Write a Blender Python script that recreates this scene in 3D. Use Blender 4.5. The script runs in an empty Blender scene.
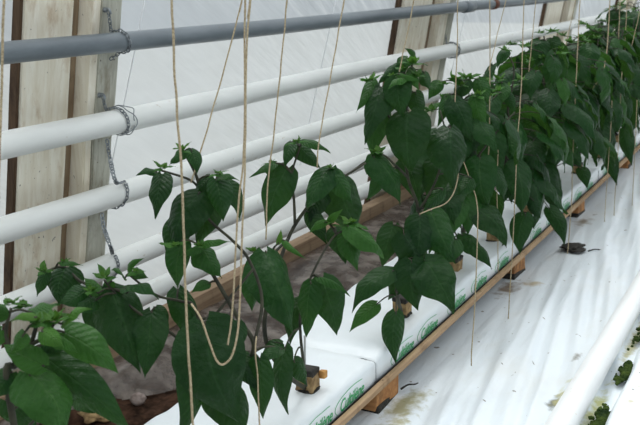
import bpy, bmesh, math, random
from mathutils import Vector, Matrix, noise

C = bpy.context.scene.collection
rng = random.Random(7)

# ------------------------------------------------------------------ camera
F = 950.0; CX, CY = 320.0, 212.5
vp = Vector((831 - CX, 242.5, -F)); wy = vp.normalized()
yb = -(F * F + vp.x * 33.0) / vp.y
wz = -Vector((33.0, yb, -F)).normalized()
wx = wy.cross(wz)
R = Matrix((wx, wy, wz))                       # world = R @ camera
cam_d = bpy.data.cameras.new('camera'); cam = bpy.data.objects.new('camera', cam_d); C.objects.link(cam)
cam.matrix_world = R.to_4x4()
cam_d.sensor_width = 36.0; cam_d.lens = F / 640 * 36.0; cam_d.clip_start = 0.02
cam_d.dof.use_dof = True; cam_d.dof.focus_distance = 1.65; cam_d.dof.aperture_fstop = 14.0
bpy.context.scene.camera = cam
FWD = R @ Vector((0, 0, -1))

def at(u, v, D):
    """point seen at (u, v) at forward distance D"""
    return (R @ Vector((u - CX, -(v - CY), -F))) * (D / F)

def on_z(u, v, z):
    d = R @ Vector((u - CX, -(v - CY), -F)); return d * (z / d.z)

# ------------------------------------------------------------------ object helpers
def obj(name, bm, m, parent=None, smooth=True):
    me = bpy.data.meshes.new(name)
    bm.normal_update(); bm.to_mesh(me); bm.free()
    if smooth:
        for p in me.polygons: p.use_smooth = True
    if m: me.materials.append(m)
    o = bpy.data.objects.new(name, me); C.objects.link(o)
    if parent:
        o.parent = parent
        o.matrix_parent_inverse = Matrix.Translation(parent.location).inverted()
    return o

def tag(o, label=None, cat=None, group=None, kind=None):
    if label: o['label'] = label
    if cat: o['category'] = cat
    if group: o['group'] = group
    if kind: o['kind'] = kind
    return o

def thing(name, loc, label, cat, group=None):
    o = bpy.data.objects.new(name, None); C.objects.link(o); o.location = loc
    o.empty_display_size = .05
    return tag(o, label, cat, group)

def box(bm, lo, hi, bev=0.0, jit=0.0):
    lo = Vector(lo); hi = Vector(hi)
    r = bmesh.ops.create_cube(bm, size=1.0)
    vs = r['verts']
    for v in vs:
        v.co = Vector([(lo[i] + hi[i]) / 2 + v.co[i] * (hi[i] - lo[i]) for i in range(3)])
        if jit: v.co += Vector([rng.uniform(-jit, jit) for _ in range(3)])
    if bev:
        es = list({e for v in vs for e in v.link_edges})
        bmesh.ops.bevel(bm, geom=es, offset=bev, segments=2, affect='EDGES', profile=.6)
    return vs

def spline(pts, k=8):
    pts = [Vector(p) for p in pts]
    if len(pts) < 3: 
        a, b = pts; return [a.lerp(b, i / k) for i in range(k + 1)]
    out = []
    P = [pts[0] * 2 - pts[1]] + pts + [pts[-1] * 2 - pts[-2]]
    for i in range(1, len(P) - 2):
        p0, p1, p2, p3 = P[i - 1:i + 3]
        for j in range(k):
            t = j / k
            out.append(.5 * ((2 * p1) + (p2 - p0) * t + (2 * p0 - 5 * p1 + 4 * p2 - p3) * t * t + (3 * p1 - p0 - 3 * p2 + p3) * t ** 3))
    out.append(pts[-1]); return out

def tube(bm, pts, r0, r1=None, n=8, caps=True, closed=False):
    r1 = r0 if r1 is None else r1
    N = len(pts); rings = []
    prev = None
    for i, p in enumerate(pts):
        a = pts[(i - 1) % N] if closed else pts[max(i - 1, 0)]
        b = pts[(i + 1) % N] if closed else pts[min(i + 1, N - 1)]
        d = (b - a).normalized()
        if prev is None:
            ref = Vector((0, 0, 1)) if abs(d.z) < .9 else Vector((1, 0, 0))
            s = d.cross(ref).normalized()
        else:
            s = (prev - d * prev.dot(d)).normalized()
        prev = s; t = d.cross(s)
        r = r0 + (r1 - r0) * i / max(N - 1, 1)
        rings.append([bm.verts.new(p + (s * math.cos(2 * math.pi * k / n) + t * math.sin(2 * math.pi * k / n)) * r) for k in range(n)])
    M = N if closed else N - 1
    for i in range(M):
        A = rings[i]; B = rings[(i + 1) % N]
        for k in range(n):
            bm.faces.new((A[k], A[(k + 1) % n], B[(k + 1) % n], B[k]))
    if caps and not closed:
        bm.faces.new(list(reversed(rings[0]))); bm.faces.new(rings[-1])

def grid(bm, nu, nv, fn):
    V = [[bm.verts.new(fn(i / nu, j / nv)) for j in range(nv + 1)] for i in range(nu + 1)]
    for i in range(nu):
        for j in range(nv):
            bm.faces.new((V[i][j], V[i + 1][j], V[i + 1][j + 1], V[i][j + 1]))
    return V

# ------------------------------------------------------------------ material helpers
class NT:
    def __init__(s, name):
        s.m = bpy.data.materials.new(name); s.m.use_nodes = True
        s.t = s.m.node_tree; s.t.nodes.clear()
        s.out = s.n('ShaderNodeOutputMaterial')
    def n(s, ty, ins=None, **kw):
        nd = s.t.nodes.new(ty)
        for k, v in kw.items(): setattr(nd, k, v)
        if ins:
            for k, v in ins.items(): s.set(nd, k, v)
        return nd
    def set(s, nd, k, v):
        sock = nd.inputs[k]
        if isinstance(v, bpy.types.NodeSocket): s.t.links.new(v, sock)
        elif isinstance(v, bpy.types.Node): s.t.links.new(v.outputs[0], sock)
        else: sock.default_value = v
    def math(s, op, a, b=None, clamp=False):
        nd = s.n('ShaderNodeMath', operation=op, use_clamp=clamp)
        s.set(nd, 0, a)
        if b is not None: s.set(nd, 1, b)
        return nd.outputs[0]
    def mix(s, f, a, b, blend='MIX'):
        nd = s.n('ShaderNodeMix', data_type='RGBA', blend_type=blend)
        s.set(nd, 0, f); s.set(nd, 6, a); s.set(nd, 7, b)
        return nd.outputs[2]
    def ramp(s, f, stops):
        nd = s.n('ShaderNodeValToRGB'); s.set(nd, 0, f)
        el = nd.color_ramp.elements
        while len(el) < len(stops): el.new(.5)
        for e, (p, c) in zip(el, stops):
            e.position = p; e.color = c if len(c) == 4 else (*c, 1)
        return nd.outputs[0]
    def coord(s, scale=(1, 1, 1), rot=(0, 0, 0), kind='Object'):
        tc = s.n('ShaderNodeTexCoord'); mp = s.n('ShaderNodeMapping')
        s.t.links.new(tc.outputs[kind], mp.inputs[0])
        mp.inputs['Scale'].default_value = scale; mp.inputs['Rotation'].default_value = rot
        return mp.outputs[0]
    def noise(s, co, scale, detail=4, rough=.55, dist=0):
        nd = s.n('ShaderNodeTexNoise', {'Vector': co, 'Scale': scale, 'Detail': detail, 'Roughness': rough, 'Distortion': dist})
        return nd.outputs[0]
    def bump(s, h, strength=.3, dist=.01):
        return s.n('ShaderNodeBump', {'Height': h, 'Strength': strength, 'Distance': dist}).outputs[0]
    def bsdf(s, col, rough=.5, spec=.5, nrm=None, metal=0.0, **extra):
        nd = s.n('ShaderNodeBsdfPrincipled')
        s.set(nd, 'Base Color', col if not isinstance(col, tuple) or len(col) == 4 else (*col, 1))
        s.set(nd, 'Roughness', rough); s.set(nd, 'Specular IOR Level', spec); s.set(nd, 'Metallic', metal)
        if nrm is not None: s.set(nd, 'Normal', nrm)
        for k, v in extra.items(): s.set(nd, k, v)
        return nd.outputs[0]
    def done(s, sh):
        s.t.links.new(sh, s.out.inputs[0]); return s.m

def simple(name, col, rough=.5, spec=.5, metal=0.0):
    t = NT(name); return t.done(t.bsdf(col, rough, spec, metal=metal))

def mottled(name, c0, c1, scale=20, rough=.6, stretch=(1, 1, 1), bump=.2, spec=.4, lo=.35, hi=.65, metal=0.0):
    t = NT(name); co = t.coord(stretch)
    n = t.noise(co, scale, 6)
    col = t.ramp(n, [(lo, c0), (hi, c1)])
    return t.done(t.bsdf(col, rough, spec, t.bump(n, bump, .004), metal))

def leaf_material():
    t = NT('pepper_leaf')
    uv = t.n('ShaderNodeUVMap', uv_map='UVMap')
    sp = t.n('ShaderNodeSeparateXYZ', {0: uv.outputs[0]})
    u, v = sp.outputs[0], sp.outputs[1]
    au = t.math('ABSOLUTE', t.math('SUBTRACT', t.math('MULTIPLY', u, 2.0), 1.0))
    # lateral veins sweep forward from the midrib
    ph = t.math('SUBTRACT', t.math('MULTIPLY', v, 9.0), t.math('MULTIPLY', au, 2.2))
    fr = t.math('ABSOLUTE', t.math('SUBTRACT', t.math('FRACT', ph), .5))
    lat = t.math('SUBTRACT', 1.0, t.math('MULTIPLY', fr, 9.0), True)
    mid = t.math('SUBTRACT', 1.0, t.math('MULTIPLY', au, 14.0), True)
    vein = t.math('MAXIMUM', t.math('MULTIPLY', lat, .55), mid)
    puff = t.math('MULTIPLY', t.math('SINE', t.math('MULTIPLY', fr, 3.14159 * 1.0)), -.8)
    co = t.coord((1, 1, 1))
    n1 = t.noise(co, 90, 3); n3 = t.noise(co, 38, 2); n2 = t.noise(co, 260, 3)
    age = t.n('ShaderNodeAttribute', attribute_name='age').outputs[2]
    base = t.ramp(age, [(0.0, (.006, .030, .009)), (.22, (.013, .062, .014)), (.55, (.050, .165, .026)), (1.0, (.20, .40, .045))])
    base = t.mix(t.math('MULTIPLY', n1, .35), base, (.005, .022, .010, 1))
    vc = t.mix(age, (.030, .095, .035, 1), (.20, .36, .10, 1))
    col = t.mix(t.math('ADD', t.math('MULTIPLY', lat, .07), t.math('MULTIPLY', mid, .30)), base, vc)
    h = t.math('ADD', t.math('ADD', t.math('MULTIPLY', vein, -.35), t.math('MULTIPLY', puff, .45)), t.math('ADD', t.math('MULTIPLY', n2, .35), t.math('ADD', t.math('MULTIPLY', n1, 1.2), t.math('MULTIPLY', n3, 1.3))))
    nr = t.bump(h, .8, .0030)
    front = t.bsdf(col, .33, .18, nr)
    tc = t.mix(.5, col, (.10, .24, .03, 1))
    tr = t.n('ShaderNodeBsdfTranslucent', {'Color': tc, 'Normal': nr}).outputs[0]
    mx = t.n('ShaderNodeMixShader', {0: .30, 1: front, 2: tr}).outputs[0]
    return t.done(mx)

def film_material():
    t = NT('wall_film')
    co = t.coord((1, 1, 1))
    # slanting streaks of condensation on the sheet
    def streak(deg, sc, k):
        a = t.n('ShaderNodeMapping', {0: co}); a.inputs['Rotation'].default_value = (math.radians(deg), 0, 0)
        b = t.n('ShaderNodeMapping', {0: a.outputs[0]}); b.inputs['Scale'].default_value = (1, 1.1, sc)
        return t.noise(b.outputs[0], k, 4, .6, .25)
    s1 = streak(34, 16, 2.0); s2 = streak(25, 34, 2.6)
    big = t.noise(co, 1.6, 3); patch = t.ramp(t.noise(co, .9, 2), [(.40, (.15,) * 3), (.60, (1, 1, 1))])
    st = t.math('ADD', t.math('MULTIPLY', s1, .6), t.math('MULTIPLY', s2, .4))
    st = t.math('ADD', .5, t.math('MULTIPLY', t.math('SUBTRACT', st, .5), patch))
    st = t.math('ADD', st, t.math('MULTIPLY', t.math('SUBTRACT', t.noise(co, 3.0, 3), .5), .22))
    col = t.ramp(st, [(.30, (.74, .79, .83)), (.52, (.84, .89, .93)), (.70, (.95, .98, 1.0))])
    col = t.mix(t.math('MULTIPLY', big, .35), col, (.60, .59, .57, 1))
    nr = t.bump(t.math('ADD', st, big), .35, .02)
    d = t.n('ShaderNodeBsdfDiffuse', {'Color': col, 'Normal': nr}).outputs[0]
    tr = t.n('ShaderNodeBsdfTranslucent', {'Color': col, 'Normal': nr}).outputs[0]
    m1 = t.n('ShaderNodeMixShader', {0: .55, 1: d, 2: tr}).outputs[0]
    g = t.n('ShaderNodeBsdfGlossy', {'Color': (1, 1, 1, 1), 'Roughness': .4, 'Normal': nr}).outputs[0]
    m2 = t.n('ShaderNodeMixShader', {0: .06, 1: m1, 2: g}).outputs[0]
    tp = t.n('ShaderNodeBsdfTransparent').outputs[0]
    f = t.ramp(st, [(.36, (.42,) * 3), (.66, (.24,) * 3)])
    return t.done(t.n('ShaderNodeMixShader', {0: f, 1: m2, 2: tp}).outputs[0])

def clear_film_material():
    t = NT('clear_film')
    n = t.noise(t.coord((1, 1, 1)), 14, 5)
    col = t.ramp(n, [(.3, (.12, .09, .075)), (.7, (.50, .44, .39))])  # brownish film, its colours darkened to carry the shade of the leaves
    b = t.bsdf(col, .22, .55, t.bump(n, .5, .012))
    tr = t.n('ShaderNodeBsdfTranslucent', {'Color': col}).outputs[0]
    m1 = t.n('ShaderNodeMixShader', {0: .3, 1: b, 2: tr}).outputs[0]
    tp = t.n('ShaderNodeBsdfTransparent').outputs[0]
    f = t.ramp(n, [(.35, (.60,) * 3), (.65, (.22,) * 3)])
    return t.done(t.n('ShaderNodeMixShader', {0: f, 1: m1, 2: tp}).outputs[0])

def wood_material(name, pale, dark, stain, amount=.5, axis=2, scale=1.0, rough=.8):
    t = NT(name)
    st = [26, 26, 26]; st[axis] = 1.3
    g = t.noise(t.coord(tuple(x * scale for x in st)), 2.0, 6, .65, .4)
    sp = t.noise(t.coord((9, 9, 3.5)), 2.0, 5, .7)
    c = t.ramp(g, [(.34, dark), (.62, pale)])
    c = t.mix(t.ramp(sp, [(.62 - .16 * amount, (0, 0, 0)), (.78, (1, 1, 1))]), c, (*stain, 1))
    k = t.noise(t.coord((1, 1, 1)), 90, 2)
    c = t.mix(t.ramp(k, [(.70, (0, 0, 0)), (.76, (.8, .8, .8))]), c, (.06, .035, .02, 1))
    return t.done(t.bsdf(c, rough, .25, t.bump(g, .35, .004)))

def sheet_material(name, spots, tint=(.78, .835, .875)):
    """white ground sheet; spots = (x, y, rx, ry, colour, edge)"""
    t = NT(name)
    tc = t.n('ShaderNodeTexCoord'); sp = t.n('ShaderNodeSeparateXYZ', {0: tc.outputs['Object']})
    X, Y = sp.outputs[0], sp.outputs[1]
    n = t.noise(t.coord((1, 1, 1)), 34, 6, .65)
    n0 = t.noise(t.coord((1, .5, 1)), 7, 5, .6)
    col = t.mix(t.ramp(n0, [(.50, (0, 0, 0)), (.78, (.5, .5, .5))]), (*tint, 1), (.68, .66, .60, 1))
    dot = t.noise(t.coord((1, 1, 1)), 55, 1, .3)
    col = t.mix(t.ramp(dot, [(.765, (0, 0, 0)), (.785, (.9, .9, .9))]), col, (.16, .13, .10, 1))
    for (x, y, rx, ry, c, e) in spots:
        a = t.math('DIVIDE', t.math('SUBTRACT', X, x), rx); b = t.math('DIVIDE', t.math('SUBTRACT', Y, y), ry)
        d = t.math('SQRT', t.math('ADD', t.math('MULTIPLY', a, a), t.math('MULTIPLY', b, b)))
        q = t.math('ADD', t.math('SUBTRACT', 1.0, d), t.math('MULTIPLY', t.math('SUBTRACT', n, .5), 1.9))
        col = t.mix(t.ramp(q, [(e - .12, (0, 0, 0)), (min(e + .4, 1.0), (.85,) * 3)]), col, (*c, 1))
    w = t.noise(t.coord((14, 2.2, 1), (0, 0, -.14)), 2.0, 4, .55, .6)
    w2 = t.noise(t.coord((1, 1, 1)), 60, 3)
    nr = t.bump(t.math('ADD', w, t.math('MULTIPLY', w2, .08)), .35, .012)
    return t.done(t.bsdf(col, .38, .45, nr))

def bag_material():
    t = NT('bag_film')
    n = t.noise(t.coord((1, .35, 1)), 26, 4, .55, .5)
    n2 = t.noise(t.coord((1, 1, 1)), 8, 4)
    c = t.mix(t.ramp(n2, [(.5, (0, 0, 0)), (.8, (.35,) * 3)]), (.80, .85, .88, 1), (.66, .68, .66, 1))
    return t.done(t.bsdf(c, .3, .5, t.bump(n, .3, .008)))

def pipe_material(name, c0, c1, rough, stain):
    t = NT(name)
    n = t.noise(t.coord((1, .25, 1)), 22, 5, .6); k = t.noise(t.coord((1, .6, 1)), 48, 3, .6)
    c = t.ramp(n, [(.35, c0), (.65, c1)])
    c = t.mix(t.ramp(k, [(.68, (0, 0, 0)), (.76, (.7,) * 3)]), c, (*stain, 1))
    return t.done(t.bsdf(c, rough, .45, t.bump(n, .06, .002)))

def twine_material():
    t = NT('twine')
    n = t.noise(t.coord((1, 1, 1)), 420, 3)
    c = t.ramp(n, [(.3, (.26, .20, .12)), (.7, (.56, .47, .32))])
    return t.done(t.bsdf(c, .9, .1, t.bump(n, .6, .002)))

LEAF = leaf_material()
STEM = mottled('stem_bark', (.016, .017, .010), (.050, .050, .028), 60, .7)
WILT = mottled('root_cube', (.16, .10, .045), (.42, .29, .14), 70, .95, bump=.6)
DARK = mottled('wet_algae', (.006, .006, .005), (.03, .025, .018), 90, .7, bump=.7)
FILM = film_material(); CLEAR = clear_film_material()
BOARD = wood_material('whitewashed_board', (.92, .88, .77), (.78, .71, .57), (.50, .36, .22), .45)
POST = wood_material('weathered_post', (.55, .55, .48), (.36, .35, .29), (.22, .18, .12), .5)
GAP_SHADE = wood_material('brown_gap_shade', (.30, .22, .14), (.20, .14, .09), (.08, .05, .03), .4)  # brown recess beside the post, the board's shade put into the colour
RAW = wood_material('brown_board_edge', (.12, .075, .045), (.05, .03, .018), (.02, .012, .01), .5)
SILL = wood_material('sill_timber', (.40, .29, .19), (.24, .16, .10), (.12, .08, .05), .5, axis=1)
LATH = wood_material('bench_lath', (.48, .33, .20), (.28, .18, .10), (.15, .09, .05), .4, axis=1)
BLOCK = wood_material('orange_block', (.50, .25, .10), (.30, .13, .05), (.05, .035, .02), .9, axis=0)
WHITE_PIPE = pipe_material('white_pipe', (.76, .78, .76), (.84, .86, .84), .4, (.45, .38, .28))
GREY_PIPE = pipe_material('grey_pipe', (.13, .155, .175), (.19, .22, .245), .36, (.14, .13, .12))
RUST = mottled('rust', (.10, .035, .02), (.22, .09, .06), 80, .8)
STEEL = mottled('dull_steel', (.16, .18, .20), (.33, .36, .38), 90, .5, metal=.6)
TWINE = twine_material()
CORD = simple('white_cord', (.80, .82, .84), .6)
BAG = bag_material()
PRINT = simple('green_print', (.03, .40, .13), .45)
PRINT2 = simple('pale_green_print', (.30, .56, .40), .45)
LINER = mottled('black_liner', (.006, .006, .007), (.022, .022, .024), 40, .35, bump=.3)
SOIL = mottled('soil', (.020, .011, .007), (.085, .045, .028), 45, .95, bump=1.0, spec=.1)
STONE = mottled('stone', (.20, .15, .13), (.42, .35, .32), 60, .85, bump=.5)
GROUND = mottled('outdoor_ground', (.31, .31, .29), (.40, .40, .37), 3, .95)
MOSS = mottled('moss', (.010, .024, .006), (.06, .09, .018), 30, .95, bump=1.0, spec=.1)
PEG = mottled('orange_peg', (.40, .19, .05), (.60, .32, .10), 60, .8)
STAKE = simple('grey_stake', (.36, .37, .36), .5)

# ------------------------------------------------------------------ light
W = bpy.data.worlds.new('overcast_sky'); bpy.context.scene.world = W; W.use_nodes = True
nt = W.node_tree; nt.nodes.clear()
tc = nt.nodes.new('ShaderNodeTexCoord'); sx = nt.nodes.new('ShaderNodeSeparateXYZ')
nt.links.new(tc.outputs['Generated'], sx.inputs[0])
rp = nt.nodes.new('ShaderNodeValToRGB'); nt.links.new(sx.outputs[2], rp.inputs[0])
e = rp.color_ramp.elements
e[0].position = 0.0; e[0].color = (.17, .19, .21, 1); e[1].position = .85; e[1].color = (.94, .985, 1.0, 1)
bg = nt.nodes.new('ShaderNodeBackground'); nt.links.new(rp.outputs[0], bg.inputs[0]); bg.inputs[1].default_value = 1.36
wo = nt.nodes.new('ShaderNodeOutputWorld'); nt.links.new(bg.outputs[0], wo.inputs[0])
sd = bpy.data.lights.new('hazy_sun', 'SUN'); so = bpy.data.objects.new('hazy_sun', sd); C.objects.link(so)
sd.energy = 1.5; sd.angle = math.radians(38); sd.color = (1.0, .99, .96)
so.rotation_euler = (math.radians(-22), math.radians(-25), 0); so.location = (-1, 2, 3)
vs = bpy.context.scene.view_settings
bpy.context.scene.display_settings.display_device = 'sRGB'
vs.view_transform = 'Standard'; vs.look = 'None'; vs.exposure = 0.12; vs.gamma = 1.0; vs.use_curve_mapping = False

# ------------------------------------------------------------------ setting
FLOOR = -.82
TILT = .163
def wall_x(z): return -1.385 + TILT * (z + .3)     # the side wall leans in towards its top
YA, YB = -.6, 13.0

bm = bmesh.new()
def wf(a, b):
    y = YA + (YB - YA) * a; z = -1.0 + 1.55 * b
    return Vector((wall_x(z) - .012 + .007 * noise.noise((y * 2.2, z * 1.5, 3.1)) + .003 * noise.noise((y * 9 + z * 5, z * 7, 0)), y, z))
grid(bm, 200, 30, wf)
tag(obj('wall_left', bm, FILM), kind='structure')

bm = bmesh.new()
grid(bm, 4, 4, lambda a, b: Vector((-10 + 18 * a, -3 + 22 * b, -.98)))
tag(obj('ground', bm, GROUND), kind='structure')

bm = bmesh.new()
def soil_f(a, b):
    x = -1.50 + .68 * a; y = .2 + 8 * b
    base = -.905 + .065 * max(0, min(1, (x + 1.10) / .2))
    return Vector((x, y, base + .014 * noise.noise((x * 14, y * 14, 1)) + .010 * noise.noise((x * 40, y * 40, 5))))
grid(bm, 50, 420, soil_f)
tag(obj('floor_soil', bm, SOIL), kind='structure')

def fold(x, y):
    s = x + .15 * y
    a = noise.noise((s * 15, y * .8, 2.0)); b = noise.noise((s * 34, y * 1.3, 9.0))
    return .62 * (.024 * (1 - abs(a) * 2.4) + .012 * (1 - abs(b) * 2.2)) + .004 * noise.noise((x * 9, y * 9, 4))
bm = bmesh.new()
def sheet_f(a, b):
    x = -.90 + .625 * a; y = .5 + 8.5 * b
    e = min(1, (1 - a) / .10)
    z = FLOOR - .004 + fold(x, y) * .9 * min(1, max(0, (x + .67) / .12)) * (.35 + .65 * e) - .004
    return Vector((x + .012 * noise.noise((y * 6, 1, 1)) * (a > .98), y, z))
grid(bm, 170, 300, sheet_f)
spots = [(-.655, 1.60, .06, .15, (.33, .31, .14), .45), (-.64, 1.50, .05, .10, (.45, .42, .24), .5), (-.685, 2.40, .05, .13, (.16, .09, .03), .45),
         (-.63, 2.45, .06, .07, (.50, .40, .24), .6), (-.392, 1.735, .020, .065, (.02, .02, .010), .36), (-.385, 1.76, .03, .14, (.50, .47, .22), .6),
         (-.66, 3.2, .06, .12, (.24, .20, .14), .55), (-.405, 1.98, .016, .05, (.16, .14, .10), .55), (-.318, 1.75, .022, .22, (.46, .45, .10), .42), (-.312, 2.2, .02, .5, (.50, .46, .22), .5)]
tag(obj('floor_sheet', bm, sheet_material('white_ground_sheet', spots)), kind='structure')

bm = bmesh.new()
def sheet2(a, b):
    y = .5 + 8.5 * b
    if a < .16:
        k = a / .16; x = -.285 + .022 * k; z = FLOOR - .012 + .045 * math.sin(k * math.pi / 2)
    else:
        k = (a - .16) / .84; x = -.263 + 1.3 * k; z = FLOOR + .033 - .03 * min(1, k * 9)
        z += fold(x, y) * .6 * min(1, k * 12)
    return Vector((x + .010 * noise.noise((y * 5, 2, 2)) + .01 * math.sin(y * 2.0), y, z))
grid(bm, 50, 260, sheet2)
tag(obj('floor_sheet_beside', bm, sheet_material('white_path_sheet', [(-.25, 2.1, .02, .8, (.55, .45, .20), .7)])), kind='structure')

# moss in the seam between the two sheets
bm = bmesh.new()
for i in range(2600):
    y = rng.uniform(1.62, 3.0); x = -.290 + rng.gauss(0, .008)
    if noise.noise((y * 4.6, 7, x * 30)) < -.12: continue
    r = rng.uniform(.002, .0055)
    q = bmesh.ops.create_icosphere(bm, subdivisions=1, radius=r)
    for v in q['verts']: v.co = Vector((v.co.x * 1.3, v.co.y * 1.5, v.co.z * .8)) + Vector((x, y, FLOOR + .004 + rng.uniform(0, .004)))
tag(obj('moss', bm, MOSS), 'dark green and yellow moss growing in the seam beside the floor rail', 'moss', kind='stuff')

# sill timber and loose film below
bm = bmesh.new(); 
vsb = box(bm, (-1.43, .1, -.866), (-1.385, 9.5, -.818), .003)
tag(obj('sill_timber', bm, SILL), 'long brown timber running along the foot of the film wall', 'timber')
bm = bmesh.new()
def skirt(a, b):
    y = .2 + 8.6 * b
    w = noise.noise((y * 5.5 + a, a * 1.2, 11)); w2 = .5 - 1.8 * abs(noise.noise((y * 9 + a * 2, a * 1.5, 4)))
    rch = .05 + .14 * min(1, max(0, (y - 1.44) / .16)) + .22 * min(1, max(0, (y - 1.64) / .3))
    x = -1.395 + rch * a ** 1.25 + (.035 * w + .022 * w2) * a
    z = -.862 - .052 * (a ** .8) + .030 * math.sin(math.pi * a) * (1 + w) + .024 * w2 * (a + .15)
    return Vector((x, y, max(z, -.905 + .055 * max(0, min(1, (x + 1.10) / .2)))))
grid(bm, 16, 420, skirt)
tag(obj('loose_film', bm, CLEAR), 'crumpled clear plastic film hanging from the sill timber onto the soil', 'plastic film')

# ------------------------------------------------------------------ posts and boards on the wall
def wall_block(bm, y0, y1, d0, d1, z0=-.98, z1=.5, bev=.003, jit=.0):
    """upright leaning with the wall; d = distance in front of the film"""
    vs = []
    n = 14
    for k in range(n + 1):
        z = z0 + (z1 - z0) * k / n
        x = wall_x(z); w = jit * noise.noise((y0 * 7, z * 6, d1 * 30))
        vs.append([bm.verts.new((x + d0, y0 + w, z)), bm.verts.new((x + d1, y0 + w, z)), bm.verts.new((x + d1, y1 + w, z)), bm.verts.new((x + d0, y1 + w, z))])
    for k in range(n):
        for j in range(4):
            bm.faces.new((vs[k][j], vs[k][(j + 1) % 4], vs[k + 1][(j + 1) % 4], vs[k + 1][j]))
    bm.faces.new(list(reversed(vs[0]))); bm.faces.new(vs[-1])
    es = [e for e in bm.edges if abs(e.verts[0].co.z - e.verts[1].co.z) > .02]
    bmesh.ops.bevel(bm, geom=es, offset=bev, segments=2, affect='EDGES')

GRP = [(.027, .036, .168, .194, .2175, .278), (.0, .016, .305, .350, .430, .485), (.0, .02, .37, .43, .53, .60), (.0, .02, .37, .43, .53, .60)]
for i, (yo, lab_p, lab_b) in enumerate([
        (0.0, 'weathered grey wooden post with rusty hooks and chains beside the nearest pale board', 'wide whitewashed board with brown edge nearest the camera against the film wall'),
        (1.865, 'weathered grey wooden post behind the tall pepper plants at mid wall', 'wide whitewashed board with dark left edge at mid wall above the tallest near plant'),
        (3.93, 'distant grey wooden post in the film wall near the far pipes', 'distant whitewashed board near the far end of the grey pipe'),
        (6.0, 'farthest grey wooden post showing above the far plants', 'farthest whitewashed board showing above the far plants')]):
    yb_ = 1.318 + yo; g0, g1, g2, g3, g4, g5 = GRP[i]
    t = thing('wall_board', (wall_x(-.98), yb_, -.98), lab_b, 'board', 'whitewashed boards on the film wall')
    bm = bmesh.new(); wall_block(bm, yb_ + g1, yb_ + g2 - .001, .000, .018, jit=.003); obj('board_face', bm, BOARD, t, False)
    bm = bmesh.new(); wall_block(bm, yb_ + g0, yb_ + g1 - .001, -.006, .012, jit=.004); e_ = obj('brown_edge_and_gap', bm, RAW, t, False); e_['label'] = 'dark brown rough edge'
    bm = bmesh.new(); wall_block(bm, yb_ + g2, yb_ + g3 - .001, -.006, .010, jit=.002); e_ = obj('brown_edge_and_gap', bm, GAP_SHADE, t, False); e_['label'] = 'brown strip standing in for shade in the recess beside the post'
    t = thing('wooden_post', (wall_x(-.98), yb_ + (g4 + g5) / 2, -.98), lab_p, 'post', 'wooden posts of the film wall')
    bm = bmesh.new(); wall_block(bm, yb_ + g4, yb_ + g5, .002, .050, jit=.003); obj('upright', bm, POST, t, False)
    bm = bmesh.new(); wall_block(bm, yb_ + g3, yb_ + g4 - .0005, .002, .046, jit=.004); b_ = obj('batten', bm, BOARD, t, False); b_['label'] = 'paler whitewashed batten'
    if i == 0:
        for z in (-.066, -.240):
            bm = bmesh.new(); x = wall_x(z) + .052
            tube(bm, spline([Vector((x - .01, yb_ + .222, z)), Vector((x + .010, yb_ + .222, z + .002)), Vector((x + .014, yb_ + .223, z - .008))], 4), .003, n=8)
            bmesh.ops.create_icosphere(bm, subdivisions=2, radius=.0055, matrix=Matrix.Translation((x + .001, yb_ + .222, z)))
            h_ = obj('hook', bm, STEEL, t); h_['label'] = 'rusty steel hook'

# ------------------------------------------------------------------ pipes
PIPES = [(-1.27, -.130, .0200), (-1.295, -.2945, .0255), (-1.322, -.457, .0255), (-1.345, -.619, .0255), (-1.372, -.739, .0250)]
plabels = ['thin grey steel pipe running above all the white pipes', 'topmost white heating pipe just under the grey pipe',
           'second white heating pipe below the grey pipe', 'third white heating pipe, partly behind the leaves', 'lowest white heating pipe just above the sill timber']
for i, (x, z, r) in enumerate(PIPES):
    t = thing('wall_pipe', (x, .2, z), plabels[i], 'pipe', None if i == 0 else 'white heating pipes on the wall')  # plain pipes hung along the wall, not rails
    bm = bmesh.new(); tube(bm, [Vector((x, .2 + .3 * k, z + .002 * math.sin(k * .7 + i))) for k in range(42)], r, n=28)
    obj('tube', bm, GREY_PIPE if i == 0 else WHITE_PIPE, t)
    if i == 0:
        for (yy, ln, rr, m, lb) in ((4.02, .05, r + .0025, RUST, 'rust red coupling band'), (3.66, .10, r + .003, GREY_PIPE, None)):
            bm = bmesh.new(); tube(bm, [Vector((x, yy, z)), Vector((x, yy + ln * .5, z)), Vector((x, yy + ln, z))], rr, n=28)
            c_ = obj('coupling', bm, m, t)
            if lb: c_['label'] = lb
t = thing('floor_rail', (-.347, .6, -.79), 'white pipe lying along the ground sheet at the right beside the moss', 'pipe')
bm = bmesh.new(); tube(bm, [Vector((-.347 + .003 * math.sin(k * .5), .6 + .25 * k, -.7915)) for k in range(32)], .0265, n=28)
obj('tube', bm, pipe_material('rail_pipe', (.80, .82, .82), (.88, .90, .90), .35, (.55, .42, .28)), t)
for y in (.8, 2.4, 4.0, 5.6, 7.2):
    bm = bmesh.new(); box(bm, (-.372, y, FLOOR - .012), (-.322, y + .05, -.813), .003); obj('foot', bm, STEEL, t, False)

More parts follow.
